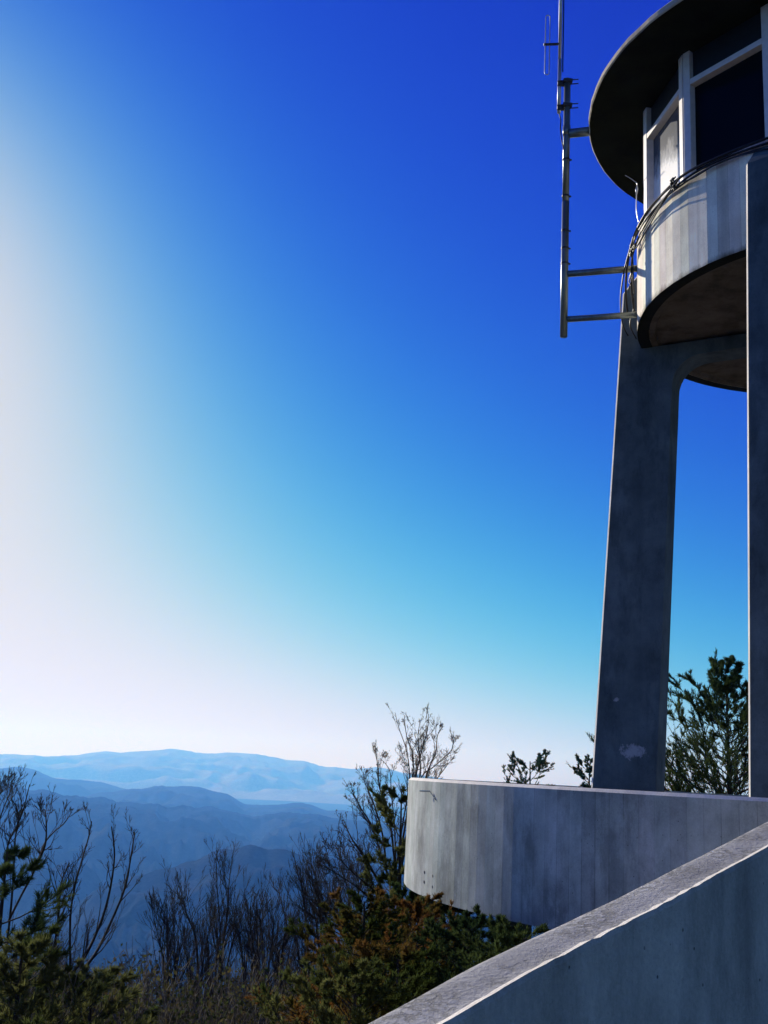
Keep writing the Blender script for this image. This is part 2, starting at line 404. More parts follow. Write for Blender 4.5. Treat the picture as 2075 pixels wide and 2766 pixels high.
# roof slab: rim band and underside
mb=MB(); n=144; rnd=random.Random(5)
prof=[(0,ZR),(3.05,ZR),(RR-.02,ZR),(RR,ZR+.02),(RR+.0,ZR+.10),(RR-.02,ZR+.13),(0,ZR+.26)]
for k in range(n):
    d=bear(360*k/n); j=rnd.uniform(-.006,.006)
    for q,(r_,z) in enumerate(prof): mb.v.append(tuple(TC+d*(r_+(j if q>1 else 0))+Vector((0,0,z))))
m=len(prof)
for k in range(n):
    k2=(k+1)%n
    for i in range(m-1): mb.f.append((k*m+i,k2*m+i,k2*m+i+1,k*m+i+1))
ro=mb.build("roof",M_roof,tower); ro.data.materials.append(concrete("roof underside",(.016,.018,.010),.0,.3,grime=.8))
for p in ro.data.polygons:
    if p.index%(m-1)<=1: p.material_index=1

# windows: thirteen flat panels between corner posts
NP=13; RW=3.27; B0=247.4; ZH=10.95; ZW=ZS+.02
M_gl,t,b=newmat("dirty window glass")
b.inputs['Base Color'].default_value=(.004,.006,.008,1); b.inputs['Roughness'].default_value=.05; b.inputs['Specular IOR Level'].default_value=.04
M_glare,t,b=newmat("dusty glass with painted glare")
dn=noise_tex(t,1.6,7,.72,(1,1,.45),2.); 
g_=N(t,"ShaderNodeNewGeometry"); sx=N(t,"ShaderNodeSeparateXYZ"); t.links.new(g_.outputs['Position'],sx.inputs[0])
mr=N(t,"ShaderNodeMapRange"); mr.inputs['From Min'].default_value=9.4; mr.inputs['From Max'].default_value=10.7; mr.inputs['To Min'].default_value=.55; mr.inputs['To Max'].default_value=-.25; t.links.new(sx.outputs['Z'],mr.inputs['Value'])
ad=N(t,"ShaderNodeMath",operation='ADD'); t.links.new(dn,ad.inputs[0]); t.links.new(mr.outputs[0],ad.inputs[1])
dc=mix(t,ramp(t,ad.outputs[0],[(.36,0.),(.5,.35),(.62,1.)]),(.05,.06,.09),(.95,.92,.88))  # white sun glare painted over the dusty glass, fading towards the top
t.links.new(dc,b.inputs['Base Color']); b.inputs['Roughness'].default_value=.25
M_tr=plain("dark transom panel",(.008,.010,.016),.5)
for k in range(NP):
    b0,b1=B0+k*360/NP,B0+(k+1)*360/NP
    p0,p1=TC+bear(b0)*RW,TC+bear(b1)*RW
    ax=(p1-p0).normalized(); L=(p1-p0).length; nm=bear((b0+b1)/2); Z=Vector((0,0,1)); mid=(p0+p1)/2
    jw=.13; th=.08
    mb=MB()
    fr=empty("window",mid+Z*ZW,None,None); fr.parent=tower; fr.location=mid+Z*ZW-tower.location
    def wpart(nm_,c,hx,hy,hz,mat,bev=.006):
        m_=MB(); m_.box(c-(mid+Z*ZW),hx,hy,hz); o_=bpy.data.objects.new(nm_,None) if False else m_.build(nm_,mat,None,bevel=bev); o_.parent=fr; return o_
    for e in (-1,1): wpart("jamb",mid-nm*.03+ax*e*(L/2-jw/2)+Z*((ZW+ZR)/2), ax*jw/2, nm*th, Z*((ZR-ZW)/2-.003),M_frame,.008)
    wpart("head_rail",mid+Z*(ZH+.05)-nm*.035, ax*(L/2-jw), nm*th, Z*.05,M_frame)
    wpart("sill",mid+Z*(ZW+.03)-nm*.035, ax*(L/2-jw), nm*th, Z*.03,M_frame)
    wpart("transom",mid+Z*((ZH+.1+ZR)/2)-nm*.05, ax*(L/2-jw), nm*.01, Z*((ZR-ZH-.1)/2-.004),M_tr,0)
    g=wpart("pane",mid+Z*((ZW+.06+ZH)/2)-nm*.085, ax*(L/2-jw), nm*.006, Z*((ZH-ZW-.06)/2),M_glare if k==0 else M_gl,0)
    if k==0: g["label"]="dusty pane with white sun glare painted into its colour"
# legs
def leg(b,label=None):
    u=bear(b); s=bear(b+90); t2=.25; Z=Vector((0,0,1)); gz=-5.0
    rin0,rin1=3.18,2.82
    def ri(z): return rin0+(rin1-rin0)*(z/7.4)
    def rout(z): return 4.27+(3.74-4.27)*(z/8.74)
    P=[(rout(gz),gz),(rout(8.74),8.74),(RC+.012,9.12)]
    P+=[(RC+.012,ZB-.004),(1.2,ZB-.004),(1.2,ZB-.25)]
    # fillet from the beam soffit to the inner edge
    fr=.55
    cxr,cz=ri(6.6)-fr, ZB-.25-fr
    for q in range(9):
        a=math.pi/2*(1-q/8); P.append((cxr+fr*math.cos(a), cz+fr*math.sin(a)))
    P.append((ri(gz),gz))
    mb=MB()
    for sg in (-1,1):
        for r_,z in P: mb.v.append(tuple(TC+u*r_+s*(sg*t2)+Z*z))
    m=len(P); mb.f.append(tuple(range(m))); mb.f.append(tuple(m+i for i in reversed(range(m))))
    for i in range(m):
        i2=(i+1)%m; mb.f.append((i,m+i,m+i2,i2))
    o=mb.build("leg",M_leg,tower)
    bv=o.modifiers.new("bevel",'BEVEL'); bv.width=.034; bv.segments=1; bv.limit_method='WEIGHT'; wl=[1. if (e.vertices[0]%m,e.vertices[1]%m) in ((0,1),(1,0),(1,2),(2,1)) and (e.vertices[0]//m==e.vertices[1]//m) else 0. for e in o.data.edges]; wa=o.data.attributes.new('bevel_weight_edge','FLOAT','EDGE'); wa.data.foreach_set('value',wl); bv.material=1; o.data.materials.append(M_edge)  # outer corner bevels coloured paler to stand for the sunlit rim
    if label: o["label"]=label
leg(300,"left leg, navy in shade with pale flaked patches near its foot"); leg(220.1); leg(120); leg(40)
# roof-level cabin ceiling core, keeps the inside dark
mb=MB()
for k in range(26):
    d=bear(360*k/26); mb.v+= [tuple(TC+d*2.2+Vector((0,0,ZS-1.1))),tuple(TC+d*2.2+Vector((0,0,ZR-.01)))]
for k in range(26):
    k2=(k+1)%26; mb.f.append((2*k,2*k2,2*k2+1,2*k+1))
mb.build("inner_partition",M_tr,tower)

# ------------------------------------------------------------------ round platform
RP=6.90; ZT=-.025; ZPB=-1.51
plat=empty("viewing_platform",(TC.x,TC.y,ground_z(TC.x,TC.y)),"round concrete viewing platform with a solid streaked wall around the tower legs","platform")
wall=facet_ring("platform_wall",M_ring,plat,RP,RP-.2,ZPB,ZT,250,8,lip=.035,capmat=M_edge)
mb=MB(); n=100
for k in range(n):
    d=bear(360*k/n)
    for r_,z in [(.0,-1.2),(RP-.203,-1.2),(RP-.203,ZPB+.003),(0,ZPB+.003)]: mb.v.append(tuple(TC+d*r_+Vector((0,0,z))))
for k in range(n):
    k2=(k+1)%n
    for i in range(3): mb.f.append((k*4+i,k2*4+i,k2*4+i+1,k*4+i+1))
mb.build("platform_floor",concrete("floor concrete",(.30,.28,.25),.1,.5),plat)
for a in range(0,360,45):
    mb=MB(); d=bear(a+10); p=TC+d*5.2; mb.box(p+Vector((0,0,(ZPB-6)/2)),d*.2,bear(a+100)*.2,Vector((0,0,(6+ZPB)/2-.004)))
    mb.build("support_pier",M_leg,plat)
def on_ring(x,y,R0=RP,extra=0.):
    d=ray(x,y); a=d.x**2+d.y**2; bb=-2*(d.x*TC.x+d.y*TC.y); c=TC.x**2+TC.y**2-R0*R0
    D_=max(0,bb*bb-4*a*c); t=(-bb-math.sqrt(D_))/2/a; p=d*t; q=Vector((p.x-TC.x,p.y-TC.y,0)).normalized()
    return p+q*extra,q
# weep holes and a bent wire stub on the platform wall
for (x,y) in [(716,1222),(714,1285),(772,1247),(770,1318)]:
    p,q=on_ring(x*.414+850,y*.414+1850,RP,0.001); mb=MB(); mb.tube([p-q*.01,p+q*.004],[.02,.019],8)
    mb.build("weep_hole",M_dark,plat)
p1,q=on_ring(850+735*.414,1850+694*.414,RP,.10); p2,_=on_ring(850+765*.414,1850+694*.414,RP,.03); p3,_=on_ring(850+795*.414,1850+750*.414,RP,.012)
mb=MB(); mb.tube([p1,p2],.009,6); mb.tube([p2,p3],.007,6); tag(mb.build("bent_bracket",M_steel),"small bent metal bracket near the top left of the round wall","bracket")

# ------------------------------------------------------------------ ramp parapet in front
Dv=Vector((.6671,.7176,.2001)); Dh=Vector((Dv.x,Dv.y,0)).normalized(); Nn=Vector((-.7324,.6809,0)); k_=.8
A0=Vector((.293,3.495,-.7161))*k_; WW=.25*k_
ramp_o=empty("ramp",tuple(A0-Vector((0,0,1.1))),"rising concrete ramp wall with a worn sunlit top in the foreground","ramp")
mb=MB(); L0,L1,ns=-3.2,9.0,260
rnd=random.Random(2)
prof_n=11
rows=[]
for i in range(ns+1):
    s=L0+(L1-L0)*i/ns
    wob=.012*noise.noise(Vector((s*1.1,0,0)))+.004*noise.noise(Vector((s*5,2,0)))
    wobz=.010*noise.noise(Vector((s*1.3,5,0)))
    chip=.006*noise.noise(Vector((s*22,9,0)))+.005*noise.noise(Vector((s*60,4,0)))
    c=A0+Dv*s+Vector((0,0,wobz))
    ch=.011+chip
    rg=max(.003,.012+chip*.8); sec=[(0+wob,-1.15),(0+wob,-.003+chip*.3),(.005+wob,rg),(.036+chip*2.+wob,0.001)]; ch=.042
    for q in (.2,.4,.6,.8): sec.append((ch+(WW-ch)*q+wob, .003*noise.noise(Vector((s*9,q*8,1)))+.004*math.sin(q*math.pi)))
    sec+=[(WW-.012+wob,0.),(WW+wob*.6,-.014),(WW+wob*.6,-2.6)]
    for (a,z) in sec: mb.v.append(tuple(c+Nn*a+Vector((0,0,z))))
m=len(sec)
for i in range(ns):
    for j in range(m-1): mb.f.append((i*m+j,(i+1)*m+j,(i+1)*m+j+1,i*m+j+1))
pr=mb.build("parapet",M_ramp,ramp_o); pr.data.materials.append(M_cap); pr.data.materials.append(M_edge)
for p in pr.data.polygons:
    j=p.index%(m-1)
    p.material_index = 2 if j==2 else (1 if 3<=j<=8 else 0)
    if 3<=j<=8: p.use_smooth=True
mb=MB(); c=A0+Dv*((L0+L1)/2)-Nn*.9+Vector((0,0,-1.2)); mb.box(c,Dv*((L1-L0)/2),Nn*.9,Vector((0,0,.08)))
mb.build("deck",M_cap,ramp_o)

# ------------------------------------------------------------------ mast and antenna
MX,MY=3.014,17.73
mast=empty("antenna_mast",(MX,MY,7.70),"tall galvanised pipe held off the cabin by three horizontal arms","mast")
mb=MB(); mb.tube([(MX,MY,7.70),(MX,MY,10.35)],.067,14); mb.tube([(MX,MY,10.35),(MX,MY,12.92)],.062,14); mb.tube([(MX,MY,11.72),(MX,MY,11.92)],.072,14)
mb.build("pipe",M_steel,mast,True)
ub=(TC-Vector((MX,MY,0))); ub.z=0; Lm=ub.length; ub.normalize(); Mv=Vector((MX,MY,0))
for z,Re,rr_ in ((8.91,RC,.06),(8.03,RC,.055),(11.76,RR-.02,.085)):
    e=Mv+ub*(Lm-Re+.02)+Vector((0,0,z)); mb=MB(); mb.tube([Mv+ub*.05+Vector((0,0,z)),e],rr_,12)
    mb.tube([e-ub*.02,e+ub*.005],rr_*1.5,12)
    mb.build("arm",M_steel,mast,True)
for z in (9.1,9.75,10.45,11.2,9.4):
    mb=MB(); mb.tube([(MX,MY,z),(MX,MY,z+.03)],.074,12); mb.box((MX+.085,MY-.01,z+.015),Vector((.015,0,0)),Vector((0,.012,0)),Vector((0,0,.012))); mb.build("band",M_dark,mast)
# antenna fixed on the mast
dA=18.0
pb=at(1510,305,dA); AX,AY=pb.x,pb.y-.0
ant=empty("radio_antenna",(AX,AY,pb.z),"slim antenna tube with a folded wire loop clamped beside the mast top","antenna")
mb=MB(); mb.tube([(AX,AY,pb.z),(AX,AY,pb.z+1.15)],.036,10); mb.tube([(AX,AY,pb.z+1.15),(AX,AY,pb.z+5.2)],.033,10); mb.build("tube",M_alu,ant,True)
mb=MB(); mb.tube([(AX+.055,AY-.02,at(1518,195,dA).z),(AX+.055,AY-.02,pb.z+5.2)],.013,6); mb.build("feed_cable",M_black,ant)
zb=at(1500,122,dA).z; pl_=at(1468,126,dA); zt=at(1475,45,dA).z; zl=at(1478,205,dA).z
xl=at(1472,126,dA).x-.0; xr=at(1484,126,dA).x; yy=AY-.0
mb=MB(); mb.tube([(xl-.03,yy,zb-.012),(AX,AY,zb+.02)],.026,8); mb.build("boom",M_dark,ant)
pts=[]; rr_=(xr-xl)/2; cx=(xl+xr)/2
for a in range(0,181,30): pts.append((cx+rr_*math.cos(R(a)),yy,zt-rr_+rr_*math.sin(R(a))))
for a in range(180,361,30): pts.append((cx+rr_*math.cos(R(a)),yy,zl+rr_+rr_*math.sin(R(a))))
mb=MB(); mb.tube(pts,.0095,6,closed=True); mb.build("loop",M_alu,ant,True)
for yy_ in (222,287):
    z=at(1530,yy_,dA).z
    mb=MB()
    for dz in (.0,-.09): mb.tube([(AX-.05,AY-.05,z+dz-.01),(MX+.20,MY-.06,z+dz+.02)],.011,6)
    mb.box((AX+.05,AY-.03,z-.05),Vector((.09,0,0)),Vector((0,.02,0)),Vector((0,0,.045)))
    mb.box((MX,MY-.05,z-.02),Vector((.085,0,0)),Vector((0,.04,0)),Vector((0,0,.03)))
    mb.build("clamp",M_dark,ant)

# ------------------------------------------------------------------ cables
def spline(pts,n=10):
    P=[Vector(p) for p in pts]; out_=[]
    for i in range(len(P)-1):
        p0,p1,p2,p3=P[max(i-1,0)],P[i],P[i+1],P[min(i+2,len(P)-1)]
        for k in range(n):
            t=k/n; out_.append(.5*((2*p1)+(p2-p0)*t+(2*p0-5*p1+4*p2-p3)*t*t+(3*p1-p0-3*p2+p3)*t**3))
    out_.append(P[-1]); return out_
def cyp(b,z,r_): return TC+bear(b)*(r_-.03)+Vector((0,0,z+.16))
def cable(name,pts,r_,label,cat,group=None,mat=M_black,raw=False):
    mb=MB(); mb.tube(pts if raw else spline(pts),r_,6); return tag(mb.build(name,mat,None,True),label,cat,group)
G="black cables strapped round the cabin wall"
cable("cable",[cyp(b,z,r_) for b,z,r_ in [(205,9.06,3.50),(221,9.06,3.49),(235,9.07,3.50),(245,9.09,3.51),(256,9.04,3.50),(266,8.98,3.51),(276,8.88,3.54),(285,8.70,3.60),(292,8.4,3.66),(296,8.1,3.66),(298,7.9,3.6)]],.022,"thickest black cable running highest along the cabin window sill","cable",G)
cable("cable",[cyp(b,z,r_) for b,z,r_ in [(205,8.99,3.46),(221,9.0,3.46),(235,9.03,3.47),(246,9.00,3.50),(258,8.86,3.52),(268,8.76,3.52),(277,8.72,3.52),(284,8.62,3.52),(289,8.3,3.53),(292,8.0,3.5)]],.018,"black cable sagging below the sill between its two straps","cable",G)
cable("cable",[cyp(b,z,r_) for b,z,r_ in [(205,8.94,3.46),(223,8.95,3.46),(236,8.98,3.48),(247,8.95,3.5),(255,8.90,3.53),(264,8.84,3.55),(274,8.80,3.54),(281,8.66,3.5),(283,8.45,3.49),(285,8.2,3.48)]],.014,"thin black cable lowest on the cabin wall near the window corner","cable",G)
cable("cable",[cyp(b,z,r_) for b,z,r_ in [(246,9.04,3.53),(258,8.97,3.56),(268,8.88,3.57),(277,8.78,3.58),(284,8.55,3.66),(288,8.2,3.72),(293,7.85,3.72),(300,7.6,3.62),(306,7.2,3.66)]],.013,"slack black cable looping past the upper mast arm","cable",G)
rnd=random.Random(44)
EX=[("black cable sagging well below the others along the shaded drum",[(205,8.86),(214,8.80),(222,8.84),(232,8.95),(241,8.93),(247,9.0),(254,8.86),(262,8.72),(270,8.66),(277,8.74)],.013),
    ("thin black cable drooping between the clamps in the sun",[(244,9.02),(250,8.9),(258,8.78),(266,8.70),(273,8.70),(278,8.76),(284,8.55),(287,8.35)],.009),
    ("cable looping down from the sill to the lower mast arm",[(268,8.92),(278,8.82),(286,8.5),(291,8.15),(293,7.85),(297,7.6),(303,7.35),(306,7.1)],.012),
    ("small cable tail curling under the upper mast arm",[(283,8.72),(285,8.55),(288,8.5),(290,8.62),(287,8.74),(284,8.66)],.009)]
for lab,pts,r_ in EX:
    cable("cable",[cyp(b,z,3.52+rnd.uniform(-.02,.08)) for b,z in pts],r_,lab,"cable",G)
for b_,z_ in ((247,9.03),(276,8.79)):
    rnd=random.Random(b_); mb=MB()
    for q in range(9):
        c=cyp(b_+rnd.uniform(-1.6,1.6),z_+rnd.uniform(-.09,.07),3.53); a=rnd.uniform(0,3)
        d=(bear(b_+90)*math.cos(a)+Vector((0,0,1))*math.sin(a))
        mb.tube([c-d*.05,c+bear(b_)*.035,c+d*.06],[.012,.02,.01],6)
    tag(mb.build("cable_clamp",M_dark,None,True),"knot of clamps on the cable bundle "+("below the window corner" if b_==247 else "at the left side of the cabin"),"clamp")
# feed cable hanging beside the mast and the small wire under the roof
q=[at(x,y,dA-.05) for x,y in [(1511,308),(1515,325),(1514,345),(1516,370),(1521,395),(1524,415),(1524,470)]]
cable("cable",q,.012,"thin cable curving from the antenna foot back against the mast","cable")
q=[at(x,y,17.3) for x,y in [(1690,474),(1703,482),(1714,490),(1721,497),(1720,520),(1719,560),(1721,580),(1725,600)]]
cable("cable",q,.008,"pale wire dangling from the roof underside beside the window","cable",mat=M_alu)
q=[at(x,y,17.3) for x,y in [(1721,500),(1720.5,512),(1720,525)]]
mb=MB(); mb.tube(q,[.01,.026,.012],8); tag(mb.build("cable_connector",M_alu,None,True),"pale connector on the wire hanging under the roof","connector")

# ------------------------------------------------------------------ trees and shrubs
M_bark=plain("grey bark",(.030,.028,.027),.9,var=.4,scale=20,stretch=(1,1,.2),spec=.1)
M_twig=plain("pale weathered bark",(.13,.12,.10),.85,var=.4,scale=15,spec=.1)
M_leafb=leafmat("dry brown leaves",(.07,.04,.025),(.03,.02,.015),3)
M_pine=leafmat("dark pine needles",(.03,.055,.022),(.07,.10,.032),1.2,.4)
M_pine2=leafmat("blue green needles",(.03,.07,.05),(.06,.11,.07),2.,.4)
M_mixed=leafmat("autumn needles",(.045,.065,.016),(.17,.08,.022),1.1,.5)
M_olive=leafmat("olive needles",(.05,.07,.02),(.12,.13,.045),1.2,.5)

class Grow:
    """tapered limbs built as tubes; keeps the ends of fine twigs for leaves and needles"""
    def __init__(s,seed): s.rnd=random.Random(seed); s.mb=MB(); s.tips=[]; s.flat=.6
    def limb(s,p,d,L,r_,lv,maxlv,spread=.6,up=.12,kids=(4,7),wob=.13,minr=.003,kidlen=.5,start=.25):
        rnd=s.rnd; n=max(3,int(5-lv*.5)); pts=[Vector(p)]; d=Vector(d).normalized(); ds=[d.copy()]
        for i in range(n):
            d=(d+Vector((rnd.gauss(0,wob),rnd.gauss(0,wob),rnd.gauss(0,wob)+up))).normalized()
            pts.append(pts[-1]+d*(L/n)); ds.append(d.copy())
        rad=[max(minr,r_*(1-.8*i/n)) for i in range(n+1)]
        s.mb.tube(pts,rad,5 if lv<2 else 3,cap=False)
        s.kids(pts,ds,rad,L,lv,maxlv,spread,up,kids,wob,minr,kidlen,start)
    def kids(s,pts,ds,rad,L,lv,maxlv,spread,up,kids,wob,minr,kidlen,start):
        rnd=s.rnd; n=len(pts)-1
        if lv>=maxlv: s.tips.append((pts[-1],ds[-1],L,pts)); return
        for k in range(rnd.randint(*kids)):
            t=start+(1-start)*(rnd.random()**.8); i=min(n-1,int(t*n)); f=t*n-i
            q=pts[i].lerp(pts[i+1],f); dd=ds[i]
            side=Vector((rnd.gauss(0,1),rnd.gauss(0,1),rnd.gauss(0,s.flat))); side-=dd*side.dot(dd); side.normalize()
            nd=(dd+side*math.tan(spread*rnd.uniform(.6,1.3))).normalized()
            s.limb(q,nd,L*kidlen*rnd.uniform(.6,1.25)*(1.15-.5*t),max(minr,rad[i]*.55),lv+1,maxlv,spread,up,kids,wob,minr,kidlen,start)
        s.tips.append((pts[-1],ds[-1],L*.4,pts))
    def stem(s,pts,r0,r1,maxlv,kids,kl,spread=.55,up=.1,start=.3,wob=.12,minr=.003,kidlen=.5,lv=0):
        P=spline(pts,5); n=len(P)-1; rad=[r0+(r1-r0)*i/n for i in range(n+1)]
        s.mb.tube(P,rad,6,cap=False)
        rnd=s.rnd
        for k in range(rnd.randint(*kids)):
            t=start+(1-start)*rnd.random(); i=min(n-1,int(t*n)); dd=(P[i+1]-P[i]).normalized()
            side=Vector((rnd.gauss(0,1),rnd.gauss(0,1),rnd.gauss(0,.5))); side-=dd*side.dot(dd); side.normalize()
            nd=(dd+side*math.tan(spread*rnd.uniform(.7,1.3))).normalized()
            s.limb(P[i],nd,kl*rnd.uniform(.5,1.2)*(1.2-.7*t),max(minr,rad[i]*.55),lv+1,maxlv,spread,up,(3,5),wob,minr,kidlen,.2)
        s.tips.append((P[-1],(P[-1]-P[-2]).normalized(),kl*.4,P[-4:]))
def leaves(mb,tips,rnd,n,size,frac=1.,sc_=.5):
    for (p,d,L,pts) in tips:
        if rnd.random()>frac: continue
        for k in range(n):
            c=pts[-1].lerp(pts[0],rnd.random())+Vector((rnd.gauss(0,1),rnd.gauss(0,1),rnd.gauss(0,1)))*size*sc_
            a=Vector((rnd.gauss(0,1),rnd.gauss(0,1),rnd.gauss(0,1))).normalized(); b_=a.orthogonal().normalized()
            z=size*rnd.uniform(.6,1.3); mb.add([c,c+a*z*.5+b_*z*.32,c+a*z,c+a*z*.5-b_*z*.32],[(0,1,2,3)])
def needles(mb,tips,rnd,n,length,width,along=.6,spread=.7):
    """bottle-brush shoots: thin blades leaving the twig all round its outer part"""
    for (p,d,L,pts) in tips:
        m_=len(pts)-1
        for k in range(n):
            t=(rnd.random()**.8)*m_; i_=min(m_-1,int(t)); c=pts[m_-i_].lerp(pts[m_-i_-1],t-i_)
            side=Vector((rnd.gauss(0,1),rnd.gauss(0,1),rnd.gauss(0,1))); side-=d*side.dot(d); side.normalize()
            nd=(d+side*spread*rnd.uniform(.5,1.4)).normalized(); ll=length*rnd.uniform(.6,1.2)
            w_=nd.orthogonal().normalized()*width if rnd.random()<.5 else nd.cross(nd.orthogonal()).normalized()*width
            mb.add([c-w_,c+w_,c+nd*ll+w_*.2,c+nd*ll-w_*.2],[(0,1,2,3)])
def tree(name,base,label,cat,g,group=None,bark=M_bark,fol=None,folname="foliage"):
    e=empty(name,base,label,cat,group)
    tr=g.mb.build("trunk" if not fol else "branches",bark,e,True)
    if fol:
        fm,fmat=fol; fm.build(folname,fmat,e)
    return e
def gz_at(p): return ground_z(p.x,p.y)
def stems_px(g,lines,D,r0,r1,maxlv,kids,kl,**kw):
    """main stems given by their look from the deck, each with its own depth"""
    for ln in lines:
        dd=D*(1+g.rnd.uniform(-.04,.04)); pts=[]
        for i,(x,y) in enumerate(ln): pts.append(at(x,y,dd*(1+.02*math.sin(i*1.7+dd))))
        g.stem(pts,r0*g.rnd.uniform(.8,1.2),r1,maxlv,kids,kl,**kw)
zl=lambda l:[(x*.3916,y*.3916+1900) for x,y in l]
zm=lambda l:[(x*.3918+450,y*.3918+2150) for x,y in l]
zw=lambda l:[(x*.414+850,y*.414+1850) for x,y in l]

def bare(name,lines,D,label,seed,r0=.045,r1=.008,maxlv=3,kids=(9,12),kl=1.2,leafn=0,group=None,root=True,**kw):
    g=Grow(seed); stems_px(g,lines,D,r0,r1,maxlv,kids,kl,**kw)
    b0=at(*lines[0][0],D); base=Vector((b0.x,b0.y,gz_at(b0)))
    if root: g.mb.tube([base,base.lerp(b0,.5)+Vector((.08,.0,0)),b0],[r0*1.7,r0*1.4,r0*1.1],7,cap=False)
    fol=None
    if leafn:
        m=MB(); leaves(m,g.tips,g.rnd,leafn,.032,.3); fol=(m,M_leafb)
    return tree(name,base,label,"tree",g,group,M_bark,fol,"dry_leaves")

# bare tree with three long curved stems at the left
bare("bare_tree",[zl(l) for l in ([(400,2180),(440,2020),(480,1900),(485,1820),(485,1500),(510,1300),(560,1100),(610,930),(632,815)],
  [(400,2180),(480,1900),(590,1740),(700,1500),(760,1280),(790,1050),(770,850)],
  [(420,2160),(520,1900),(650,1740),(760,1520),(860,1280),(900,1080),(930,890)],
  [(330,2050),(400,1500),(420,1250),(480,1100)])],15,"bare tree with three long curved stems fanning out beside the left pine",101,.022,.007,3,(11,14),.6,spread=.5,up=.10,minr=.0022)
bare("bare_tree",[zl(l) for l in ([(0,2000),(50,1650),(90,1250),(100,1000),(120,850),(165,720),(205,560)],
  [(60,1500),(150,1320),(240,1150),(300,980),(370,890),(440,830),(485,765)],
  [(20,1300),(40,1060),(70,930),(130,820),(110,690)],[(-120,1500),(-60,1100),(0,800),(60,640),(90,575)],
  [(240,1150),(310,980),(320,840),(310,730)],[(-200,1200),(-60,900),(-10,640),(10,600)])],14,"bare tree with dense upright twigs rising behind the left pine",102,.015,.005,3,(12,15),.5,spread=.42,up=.12,minr=.0022)
# bare tree behind the platform wall
bare("bare_tree",[zw(l) for l in ([(545,1430),(530,1150),(520,900),(500,700),(490,560),(430,480)],
  [(540,1430),(500,1370),(480,1250),(400,1000),(340,880),(260,780),(235,760)],
  [(520,1300),(560,1000),(600,760),(620,600),(600,430),(550,280),(525,180)],
  [(540,1250),(620,900),(660,600),(700,430),(735,300),(745,190)],
  [(560,1200),(660,800),(700,600),(770,540),(860,460),(895,420),(910,360)],
  [(470,1200),(440,960),(380,760),(330,640),(320,570)],
  [(560,1100),(610,800),(640,600),(640,450),(600,330),(585,200)],
  [(570,1100),(660,750),(690,560),(680,420),(675,330),(690,230)],
  [(570,1150),(690,740),(740,560),(790,440),(800,340),(820,290)],
  [(500,1300),(430,1100),(380,930),(300,800),(250,700),(240,640)],
  [(530,1250),(500,950),(460,800),(420,650),(410,520),(405,450)],
  [(540,1350),(600,1050),(700,800),(780,640),(860,530),(870,500)])],22,"bare tree with clinging dry leaves rising behind the left end of the round wall",103,.022,.0045,3,(15,20),.6,leafn=1,spread=.42,up=.12,start=.15,minr=.0026)
bare("bare_tree",[zw(l) for l in ([(490,1600),(440,1340),(340,1150),(240,1000),(190,880)],
  [(480,1700),(430,1400),(280,1250),(180,1150),(130,1020)],
  [(500,1600),(400,1430),(250,1300),(60,1180)])],19,"bare tree leaning left over the slope in front of the tall bare tree",104,.026,.006,3,(12,16),.8,leafn=1,spread=.45,up=.1)
mid=[([(340,1570),(340,1200),(370,950),(350,650),(340,420)],26,"tall thin bare tree at the centre of the wooded slope"),
 ([(380,1400),(385,1100),(420,800),(430,620),(450,450)],27,"slim bare tree just right of the tallest one on the slope"),
 ([(190,1570),(215,1250),(200,980),(140,820),(120,720)],24,"bare tree with a bend to the left on the slope"),
 ([(540,1500),(550,1150),(575,950),(580,760)],25,"short bare tree in the gap on the slope"),
 ([(810,1400),(770,1100),(840,980),(800,760),(770,640)],25,"crooked bare tree right of the gap on the slope"),
 ([(1080,1500),(1065,950),(1045,700),(1030,560),(1000,470)],24,"straight bare tree with a hooked tip on the slope"),
 ([(1010,1570),(980,1200),(960,850),(935,640),(920,500)],23,"bare tree with a slender tip left of the hooked one"),
 ([(1330,1300),(1250,980),(1120,860),(1040,740)],20,"bare tree with a limb slanting left beside the autumn conifer"),
 ([(1300,1300),(1270,900),(1250,650),(1200,480)],21,"upright bare sapling next to the autumn conifer"),
 ([(20,1570),(10,1200),(5,900),(10,850)],22,"short bare tree left of the wooded middle slope"),
 ([(660,1570),(680,1200),(650,900),(640,780)],23,"bare tree with crossing twigs in the middle of the slope")]
for i,(l,D,lab) in enumerate(mid):
    sg=(-1)**i
    bare("bare_tree",[zm(l)]+[zm([(l[0][0]+8,l[0][1]),(l[1][0]+30*sg,l[1][1]-60),(l[2][0]+90*sg,l[2][1]-40)]),zm([(l[0][0]+8,l[0][1]),(l[1][0]-50*sg,l[1][1]-10),(l[2][0]-80*sg,l[2][1]+60)])],D,lab,120+i,.030,.008,3,(14,18),1.2,spread=.38,up=.12,group="bare trees on the slope below the tower")

# copies of a few slim bare trees filling the slope
protos=[]
for k in range(6):
    g=Grow(300+k); h=g.rnd.uniform(6.5,8.5)
    for q in range(3):
        a=g.rnd.uniform(0,6.28); x_,y_=math.cos(a),math.sin(a); sp=g.rnd.uniform(.1,1.)
        g.stem([(0,0,0),(x_*sp*.3,y_*sp*.3,h*.3),(x_*sp*.8,y_*sp*.8,h*.6),(x_*sp*1.4,y_*sp*1.4,h*g.rnd.uniform(.85,1.))],.045,.006,3,(11,15),g.rnd.uniform(1.2,2.),spread=g.rnd.uniform(.32,.62),up=g.rnd.uniform(.05,.14),start=.25,minr=.004,wob=g.rnd.uniform(.1,.2))
    protos.append((g.mb,h))
rnd=random.Random(77)
meshes=[]; M_bark2=plain('brown bark',(.055,.042,.034),.9,var=.4,scale=9,spec=.1)
for m_,h in protos:
    o_=m_.build("branches",M_bark if len(meshes)%2 else M_bark2,None,True); meshes.append((o_.data,h)); bpy.data.objects.remove(o_)
